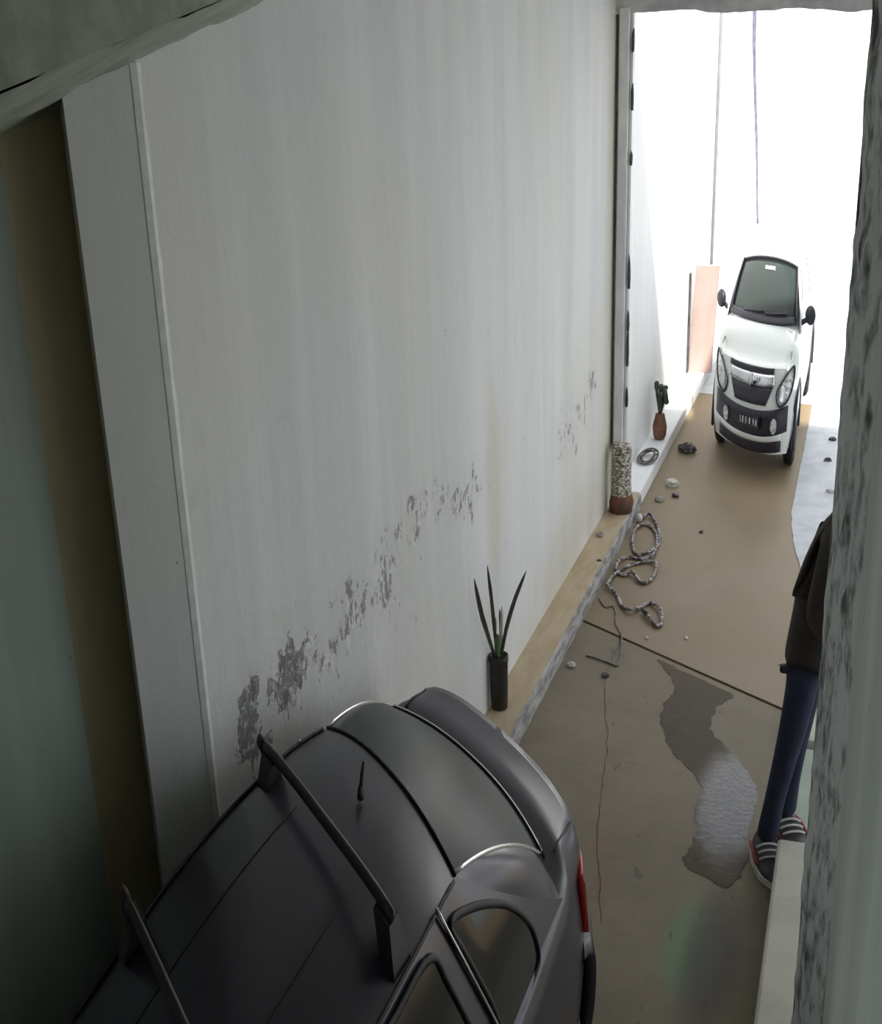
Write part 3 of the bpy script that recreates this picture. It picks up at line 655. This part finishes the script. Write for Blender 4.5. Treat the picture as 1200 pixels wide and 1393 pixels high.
for sg in (-1, 1):
    hl = hpart(fpatch([(sg*.47, .66), (sg*.56, .735), (sg*.66, .80), (sg*.745, .83), (sg*.74, .70), (sg*.66, .60), (sg*.53, .575)], .014, 4), 'headlight', 'lamp_lens', solid=.02)
    ring = [Vector((hfront(p.x, p.y)-.02, p.x, p.y)) for p in catmull([(sg*.47, .66, 0), (sg*.56, .735, 0), (sg*.66, .80, 0), (sg*.745, .83, 0), (sg*.74, .70, 0), (sg*.66, .60, 0), (sg*.53, .575, 0)], 4, True)]
    hpart(MB().tube(ring, .010, 6, True), 'headlight_rim', 'black_plastic', hl)
    hpart(fpatch([(sg*.57+.05*math.cos(a), .66+.055*math.sin(a)) for a in frange(0, 6.28, 13)[:-1]], .03), 'headlight_bulb', 'chrome', hl)
    hpart(fpatch([(sg*.46+.055*math.cos(a), .43+.06*math.sin(a)) for a in frange(0, 6.28, 13)[:-1]], .03), 'fog_lamp', 'lamp_lens', lg)
    hpart(MB().tube([Vector((.30+.5*k/8+.10, sg*(.66-.0*k), .87+.012*k)) for k in range(9)], .006, 5), 'bonnet_seam', 'black_plastic')
pl = hpart(MB().box((-.025, -.20, .395), (.0, .20, .49)), 'number_plate', 'black_plastic', smooth=False)
for k, v in enumerate((-.15, -.10, -.04, .03, .10, .15)):
    hpart(MB().box((-.03, v-.012, .42), (-.024, v+.012, .47)), 'plate_mark', 'lamp_lens', pl, smooth=False)
def hwheel(u, sg):
    c = Vector((u, sg*.70, .285))
    ty = MB().lathe([(.16, -.085), (.25, -.10), (.283, -.07), (.288, 0), (.283, .07), (.25, .10), (.16, .085)], (0, 0, 0), 28, 'y'); ty.v = [c+p for p in ty.v]
    o = hpart(ty, 'wheel', 'tyre')
    rm = MB().lathe([(.165, -.07), (.17, 0), (.165, .07), (.05, .09), (.02, .09)], (0, 0, 0), 22, 'y'); rm.v = [c+Vector((p.x, p.y*sg, p.z)) for p in rm.v]; hpart(rm, 'rim', 'alloy', o)
    ar = [(u+.36*math.cos(a), sg*.80, .285+.36*math.sin(a)) for a in frange(-.2, math.pi+.2, 20)]
    hpart(MB().tube(ar, .03, 6), 'wheel_arch', 'black_plastic')
for u in (.74, 3.05):
    for sg in (-1, 1): hwheel(u, sg)
hpart(MB().tube([(1.75, .0, 1.44), (1.85, .0, 1.56)], [.008, .004], 6), 'antenna', 'black_plastic')

# ------------------------------------------------------------------ plant in a dark pot on the kerb
M['pot'] = simple('dark_brown_pot', (.022, .017, .013), (.035, .028, .022), .6, 14)
M['soil'] = simple('soil', (.03, .02, .012), (.06, .045, .03), .95, 40, bump=.8)
M['leaf_dark'] = simple('dark_blade_leaf', (.035, .04, .022), (.07, .075, .045), .5, 14, (1, 1, .3))
M['leaf_green'] = simple('green_blade_leaf', (.10, .16, .05), (.18, .22, .09), .5, 14, (1, 1, .3))
M['leaf_pale'] = simple('pale_dry_leaf', (.55, .53, .50), (.38, .36, .36), .7, 14, (1, 1, .3))
PX, PY = -1.453, 4.96
pt = thing('potted_plant', 'tall dark pot with spiky blade leaves standing on the kerb by the wall', 'potted plant', (PX, PY, .1))
MB().lathe([(.034, .1), (.038, .105), (.041, .2), (.042, .34), (.045, .345), (.045, .375), (.038, .375), (.037, .35)], (PX, PY, 0), 22).build('pot', 'pot', pt, smooth=True)
MB().lathe([(.002, .355), (.037, .352), (.037, .34)], (PX, PY, 0), 16).build('soil', 'soil', pt, smooth=True)
def blade(pts, w, mat):
    P = catmull(pts, 6); k = len(P); vs = []
    for i, p in enumerate(P):
        s_ = i/(k-1); ww = w*(.6+.8*s_)*(1-s_**5) if s_ < 1 else .001
        ww = max(ww, .0012); j = 1+.18*mnoise.noise(Vector((s_*14, w*90, 0)))
        a = Vector((1, .25, 0)).normalized()*ww*j; b = Vector((-.25, 1, 0)).normalized()*(.0035*(1-s_*.6))
        vs += [p-a, p+b, p+a, p-b]
    fs = [(i*4+q, i*4+(q+1) % 4, (i+1)*4+(q+1) % 4, (i+1)*4+q) for i in range(k-1) for q in range(4)]+[(0, 1, 2, 3), tuple((k-1)*4+q for q in range(4))]
    MB().add(vs, fs).build('leaf', mat, pt, smooth=True)
z0 = .355
blade([(PX-.012, PY-.01, z0), (PX-.018, PY-.09, .50), (-1.475, 4.78, .66), (-1.475, 4.687, .865)], .011, 'leaf_dark')
blade([(PX-.008, PY, z0), (PX-.014, PY-.01, .50), (-1.472, 4.93, .66), (-1.475, 4.886, .845)], .0085, 'leaf_dark')
blade([(PX+.012, PY, z0), (PX+.037, PY, .50), (PX+.078, PY, .65), (PX+.138, PY-.01, .81)], .010, 'leaf_dark')
blade([(PX+.004, PY-.01, z0), (PX+.0, PY-.02, .42), (PX+.004, PY-.02, .49)], .013, 'leaf_green')
blade([(PX+.010, PY+.01, z0), (PX+.012, PY, .45), (PX+.020, PY, .62)], .008, 'leaf_pale')
blade([(PX-.004, PY+.01, z0), (PX-.012, PY, .45), (PX-.010, PY, .56)], .007, 'leaf_pale')
blade([(PX+.0, PY+.005, z0), (PX+.008, PY+.01, .47), (PX+.006, PY+.01, .60)], .006, 'leaf_dark')

# ------------------------------------------------------------------ hose, cord and rubble by the kerb
M['hose'] = simple('dirty_hose', (.06, .045, .05), (.42, .38, .38), .5, 38, lo=.46, hi=.56, detail=2)
M['cord'] = simple('thin_grey_cord', (.09, .08, .075), (.25, .22, .2), .6, 30)
HO = [(-1.291, 7.798), (-1.24, 7.914), (-1.148, 7.691), (-1.10, 7.431), (-1.129, 7.24), (-1.201, 7.205), (-1.255, 7.356), (-1.288, 7.617), (-1.228, 7.74), (-1.137, 7.56), (-1.098, 7.212), (-1.16, 7.13), (-1.24, 7.15), (-1.285, 7.061), (-1.28, 6.924), (-1.216, 6.856), (-1.176, 6.90), (-1.10, 6.77), (-1.051, 6.848), (-1.055, 7.047), (-1.12, 7.10), (-1.24, 6.97), (-1.286, 6.692), (-1.215, 6.584), (-1.148, 6.419), (-1.089, 6.36), (-1.042, 6.431), (-1.006, 6.499), (-.933, 6.415), (-.901, 6.252), (-.922, 6.205), (-.987, 6.314)]
hp = catmull([(x, y, .013+.010*(i % 3 == 1)) for i, (x, y) in enumerate(HO)], 7)
hs = thing('garden_hose', 'tangled dirty garden hose coiled on the floor beside the kerb', 'hose', (-1.15, 7.0, .002))
MB().tube(hp, .0105, 8).build('hose_tube', 'hose', hs, smooth=True)
MB().tube([hp[-1], hp[-1]+Vector((-.03, .05, 0)), hp[-1]+Vector((-.045, .075, 0))], [.014, .013, .008], 8).build('nozzle', 'dark_metal', hs, smooth=True)
MB().lathe([(.02, 0), (.022, .03), (.012, .05)], (-1.291, 7.798, .01), 10).build('connector', 'metal_white', hs, smooth=True)
CO = [(-1.297, 6.502), (-1.239, 6.396), (-1.202, 6.42), (-1.166, 6.326), (-1.14, 6.191), (-1.083, 6.05), (-1.046, 5.843), (-1.037, 5.709), (-1.07, 5.712), (-1.132, 5.745), (-1.215, 5.774)]
tag(MB().tube(catmull([(x, y, .006) for x, y in CO], 7), .005, 6).build('thin_cord', 'cord', smooth=True), 'thin grey cord trailing from the hose towards the dark car', 'cord')
M['rubble'] = simple('broken_cement', (.42, .39, .36), (.24, .22, .21), .9, 22, bump=.6)
M['rubble_pale'] = simple('pale_plaster_bit', (.70, .68, .64), (.5, .48, .45), .9, 22, bump=.6)
M['rubble_dark'] = simple('dark_grimy_lump', (.06, .05, .05), (.30, .27, .26), .9, 26, bump=.8, lo=.45, hi=.6)
for k, (x, y, z, r_, mt, lab) in enumerate([
    (-1.44, 7.24, .1, .025, 'rubble', 'broken plaster lump on the kerb top near the hose'),
    (-1.266, 5.649, 0, .022, 'rubble_pale', 'pale plaster chip on the floor near the kerb by the plant'),
    (-1.076, 5.579, 0, .020, 'rubble_dark', 'dark grimy chip at the end of the thin cord'),
    (-.949, 6.06, 0, .012, 'rubble_pale', 'tiny pale crumb just beyond the floor joint'),
    (-.748, 6.11, 0, .013, 'rubble_pale', 'tiny pale crumb on the tan slab beyond the puddle'),
    (-.868, 7.698, 0, .016, 'rubble_dark', 'small dark pebble alone on the tan floor'),
    (-1.20, 9.43, 0, .07, 'rubble_dark', 'dark heap of rubble at the white plinth near the white car'),
    (-1.194, 8.60, 0, .05, 'rubble_pale', 'pale broken cement lump between hose and white car'),
    (-1.13, 8.36, 0, .03, 'rubble_dark', 'small dark lump beside the pale broken cement'),
    (-1.23, 8.25, 0, .035, 'rubble', 'grey cement lump nearest the hose coil'),
    (-1.366, 6.84, .09, .018, 'rubble_dark', 'dark chip on the kerb edge above the hose tail'),
    (-.133, 9.96, 0, .03, 'rubble_dark', 'dark lump on the bright floor strip right of the white car, farther'),
    (-.146, 9.41, 0, .03, 'rubble_dark', 'dark lump on the bright floor strip right of the white car, nearer'),
    (-.10, 8.7, 0, .035, 'rubble_pale', 'pale lump by the broken wall edge above the person')]):
    tag(MB().rock((x, y, z), r_, k).build('rubble_piece', mt, smooth=False), lab, 'rubble', 'rubble and crumbs on the floor')
# ring of wire, brown jar with weed on the white plinth
wr_ = []
for i in range(90):
    a = i/90*4*2*math.pi; rr = .075+.016*math.sin(a*.37+1)+.01*math.sin(a*1.7)
    wr_.append((-1.405+rr*.75*math.cos(a), 8.80+rr*1.6*math.sin(a), .125+.02*math.sin(a*.9+2)+.02))
tag(MB().tube(wr_, .007, 6).build('wire_coil', 'cord', smooth=True), 'small coil of grey wire lying on the plinth behind the pipe sleeve', 'wire')
M['terracotta'] = simple('brown_clay', (.24, .11, .065), (.14, .07, .05), .7, 14)
M['weed'] = simple('dark_weed', (.035, .055, .035), (.08, .10, .07), .6, 20)
jr = thing('clay_jar', 'small brown clay jar holding a dark weed on the white plinth', 'jar', (-1.405, 9.35, .115))
MB().lathe([(.035, .115), (.05, .15), (.055, .22), (.04, .29), (.034, .32), (.028, .32)], (-1.405, 9.35, 0), 18).build('jar', 'terracotta', jr, smooth=True)
for k in range(7):
    a = k*2.4; MB().tube(catmull([(-1.405, 9.35, .31), (-1.405+.03*math.cos(a), 9.35+.03*math.sin(a), .42+.02*k), (-1.39+.045*math.cos(a), 9.35+.05*math.sin(a), .40+.045*(k % 5))], 4), [.012]*5+[.02]*3+[.006], 6).build('weed_stem', 'weed', jr, smooth=True)
# pink board leaning at the outer wall
M['pink'] = simple('pink_board', (.40, .29, .265), (.35, .245, .22), .7, 5, (1, 1, .4))
bd = MB().box((-1.485, 11.55, .115), (-1.275, 11.60, 1.10))
bd.v = [Vector((p.x+.03*(p.z-.115), p.y+.06*(p.z-.115), p.z)) for p in bd.v]
bo = thing('pink_board', 'narrow pink board propped upright against the white outer wall beside the car', 'board', (-1.38, 11.57, .115))
bd.build('panel', 'pink', bo, bevel=.004)
MB().box((-1.50, 11.5, .115), (-1.483, 11.56, 1.04)).build('shade_edge', 'dark_metal', bo)  # shaded left side of the board, put in as a dark strip

# ------------------------------------------------------------------ person half hidden behind the wall corner
def skin(name, chains, mat, parent, sub=2, root=0, flat=None):
    base = Vector(ORG[root_of(parent)]); vs, es, rs, idx = [], [], [], {}
    for ch in chains:
        prev = None
        for (p, r_) in ch:
            key = tuple(round(c, 4) for c in p)
            if key not in idx: idx[key] = len(vs); vs.append(Vector(p)-base); rs.append(r_ if isinstance(r_, tuple) else (r_, r_))
            if prev is not None and prev != idx[key]: es.append((prev, idx[key]))
            prev = idx[key]
    me = bpy.data.meshes.new(name); me.from_pydata(vs, es, []); ob = bpy.data.objects.new(name, me); COL.objects.link(ob); ob.parent = parent
    md = ob.modifiers.new('skin', 'SKIN'); md.use_smooth_shade = True
    for i, v in enumerate(me.skin_vertices[0].data): v.radius = rs[i]; v.use_root = (i == root)
    sm = ob.modifiers.new('sub', 'SUBSURF'); sm.levels = sub; sm.render_levels = sub
    me.materials.append(M[mat]); return ob
M['skin'] = simple('skin', (.50, .30, .21), (.45, .26, .18), .55, 20)
M['jacket'] = simple('dark_jacket', (.030, .026, .026), (.050, .036, .028), .85, 9, bump=.2)
M['jeans'] = simple('blue_jeans', (.013, .019, .045), (.024, .032, .068), .85, 18, (1, 1, .4))
M['hair'] = simple('dark_hair', (.015, .012, .01), (.03, .022, .018), .6, 30)
M['shoe'] = simple('dark_trainer', (.03, .028, .032), (.06, .055, .06), .6, 20)
M['sole'] = simple('pale_sole', (.70, .70, .68), (.55, .54, .52), .7, 20)
M['red'] = simple('red_trim', (.35, .05, .04), (.25, .04, .04), .6, 20)
pe = thing('person', 'person in dark jacket, blue jeans and trainers stepping behind the broken wall corner', 'person', (-.10, 4.28, .002))
PEL = (-.070, 4.285, .86); hipR = (-.092, 4.245, .80); hipL = (-.070, 4.325, .80)
SPN = (-.055, 4.285, 1.06); CH = (-.020, 4.285, 1.24); NB = (.035, 4.285, 1.40); NK = (.075, 4.285, 1.475)
knR, anR, toR = (-.140, 4.245, .43), (-.190, 4.27, .075), (-.155, 4.16, .032)
knL, anL, toL = (-.105, 4.36, .44), (-.125, 4.40, .12), (-.085, 4.30, .072)
shR, elR, wrR = (-.005, 4.13, 1.345), (-.055, 4.12, 1.08), (.115, 4.09, .98)
shL, elL, wrL = (.03, 4.44, 1.345), (.06, 4.46, 1.08), (.21, 4.42, 1.0)
HD = [(.095, 4.285, 1.52), (.12, 4.285, 1.58), (.13, 4.285, 1.65)]
def hand(wr, dirv, side_):
    w_ = Vector(wr); d = Vector(dirv).normalized(); s_ = Vector((0, side_, 0)); dn = Vector((0, 0, -1)); out = []
    palm = w_+d*.05
    out.append([(tuple(w_), (.020, .026)), (tuple(palm), (.016, .032))])
    for q, ln in ((-.024, .062), (-.008, .074), (.008, .070), (.022, .056)):
        b_ = palm+d*.035+dn*q*-1*.9
        out.append([(tuple(palm), (.016, .032)), (tuple(b_), .009), (tuple(b_+d*ln*.5-s_*.006), .0085), (tuple(b_+d*ln-s_*.022), .007)])
    out.append([(tuple(w_), (.020, .026)), (tuple(w_+d*.03-dn*.03), .010), (tuple(w_+d*.075-dn*.045-s_*.015), .008)])
    return out
bch = [[(PEL, (.06, .06)), (SPN, (.07, .065)), (CH, (.08, .075)), (NB, (.07, .06)), (NK, .05), (HD[0], (.06, .065)), (HD[1], (.075, .085)), (HD[2], (.07, .08))],
       [(PEL, (.06, .06)), (hipR, .052), (knR, .030), (anR, .022), (toR, .010)], [(PEL, (.06, .06)), (hipL, .052), (knL, .03), (anL, .022), (toL, .010)],
       [(NB, (.07, .06)), (shR, .05), (elR, .038), (wrR, .025)], [(NB, (.07, .06)), (shL, .05), (elL, .038), (wrL, .025)]]
bch += hand(wrR, (.95, -.05, -.3), -1)+hand(wrL, (.95, -.05, -.2), 1)
bod = skin('body', bch, 'skin', pe, 2)
HEM = (-.088, 4.28, .79)
skin('jacket', [[(CH, (.115, .11)), (SPN, (.100, .098)), ((-.078, 4.285, .90), (.100, .094)), (HEM, (.098, .092))], [(CH, (.115, .11)), (NB, (.105, .09)), ((.062, 4.285, 1.45), (.065, .06))],
                [(NB, (.105, .085)), (shR, .070), (elR, .056), ((.09, 4.095, .99), .04)], [(NB, (.105, .085)), (shL, .070), (elL, .056), ((.18, 4.43, 1.01), .04)]], 'jacket', pe, 2)
skin('jeans', [[((-.080, 4.285, .90), (.078, .078)), (hipR, (.062, .062)), ((-.114, 4.24, .60), .054), (knR, .045), ((-.166, 4.26, .25), .040), ((-.187, 4.27, .07), .044)],
               [((-.080, 4.285, .90), (.078, .078)), (hipL, (.060, .060)), ((-.088, 4.345, .62), .052), (knL, .044), ((-.117, 4.385, .28), .040), ((-.125, 4.40, .115), .042)]], 'jeans', pe, 2)
def shoe(an, to, z):
    a, b = Vector(an), Vector(to); d = (b-a); d.z = 0; d.normalize(); s_ = Vector((-d.y, d.x, 0)); heel = Vector((a.x, a.y, z))-d*.05
    def sec(t_, k):
        L_ = .27; p = heel+d*(L_*t_); wdt = .046*(1+.25*math.sin(math.pi*min(1, t_*1.1)))*(1-.9*max(0, t_-.82)/.18*.6)*(.75+.25*min(1, t_/.15))
        top = lerp(.085, .05, smooth01((t_-.25)/.45))*(1-.45*max(0, t_-.85)/.15)
        ang = math.pi*k
        return p+s_*(wdt*math.cos(ang))+Vector((0, 0, .022+(top-.022)*math.sin(ang)**.8 if 0 < k < 1 else .022))
    o = MB().grid(lambda t_, k: sec(t_, k), frange(0, 1, 14), frange(0, 1, 11)).build('trainer', 'shoe', pe, smooth=True)
    def so(t_, j):
        p0, p1 = sec(t_, 0), sec(t_, 1); c = (p0+p1)/2; e = 1.10
        q = [c+(p0-c)*e, c+(p1-c)*e]; return [Vector((q[0].x, q[0].y, z)), Vector((q[0].x, q[0].y, z+.026)), Vector((q[1].x, q[1].y, z+.026)), Vector((q[1].x, q[1].y, z)), Vector((q[0].x, q[0].y, z))][j]
    MB().grid(so, frange(-.02, 1.03, 14), (0, 1, 2, 3, 4)).build('sole', 'sole', o)
    for t_ in (.36, .46, .56):
        MB().tube([sec(t_, k)+Vector((0, 0, .004)) for k in frange(.22, .78, 7)], .005, 5).build('lace', 'sole', o, smooth=True)
    MB().tube([sec(t_, .12)+s_*.003 for t_ in frange(.1, .6, 8)], .007, 5).build('side_stripe', 'red', o, smooth=True)
    MB().tube([sec(t_, .88)-s_*.003 for t_ in frange(.1, .6, 8)], .007, 5).build('side_stripe', 'red', o, smooth=True)
shoe(anR, toR, .003); shoe(anL, toL, .042)
# face and hair
def ball(c, r3, name, mat, parent, cut=None):
    bm = bmesh.new(); bmesh.ops.create_uvsphere(bm, u_segments=18, v_segments=12, radius=1)
    vs = [Vector((c[0]+v.co.x*r3[0], c[1]+v.co.y*r3[1], c[2]+v.co.z*r3[2])) for v in bm.verts]; fs = [tuple(v.index for v in f.verts) for f in bm.faces]; bm.free()
    if cut: fs = [f for f in fs if cut(sum((vs[i] for i in f), Vector())/len(f))]
    return MB().add(vs, fs).build(name, mat, parent, smooth=True)
ball((.118, 4.285, 1.635), (.098, .088, .105), 'hair', 'hair', pe, cut=lambda p: p.z > 1.655 or p.x < .10)
for dy in (-.032, .032): ball((.205, 4.285+dy, 1.625), (.008, .011, .007), 'eye', 'hair', pe)
ball((.212, 4.285, 1.60), (.018, .012, .022), 'nose', 'skin', pe); ball((.200, 4.285, 1.563), (.008, .022, .006), 'mouth', 'red', pe)
for dy in (-.086, .086): ball((.125, 4.285+dy, 1.61), (.018, .008, .026), 'ear', 'skin', pe)
# the jacket's loose hem flap at the back
MB().box((-.178, 4.25, .80), (-.10, 4.29, .83)).build('hem_flap', 'jacket', pe, bevel=.01)
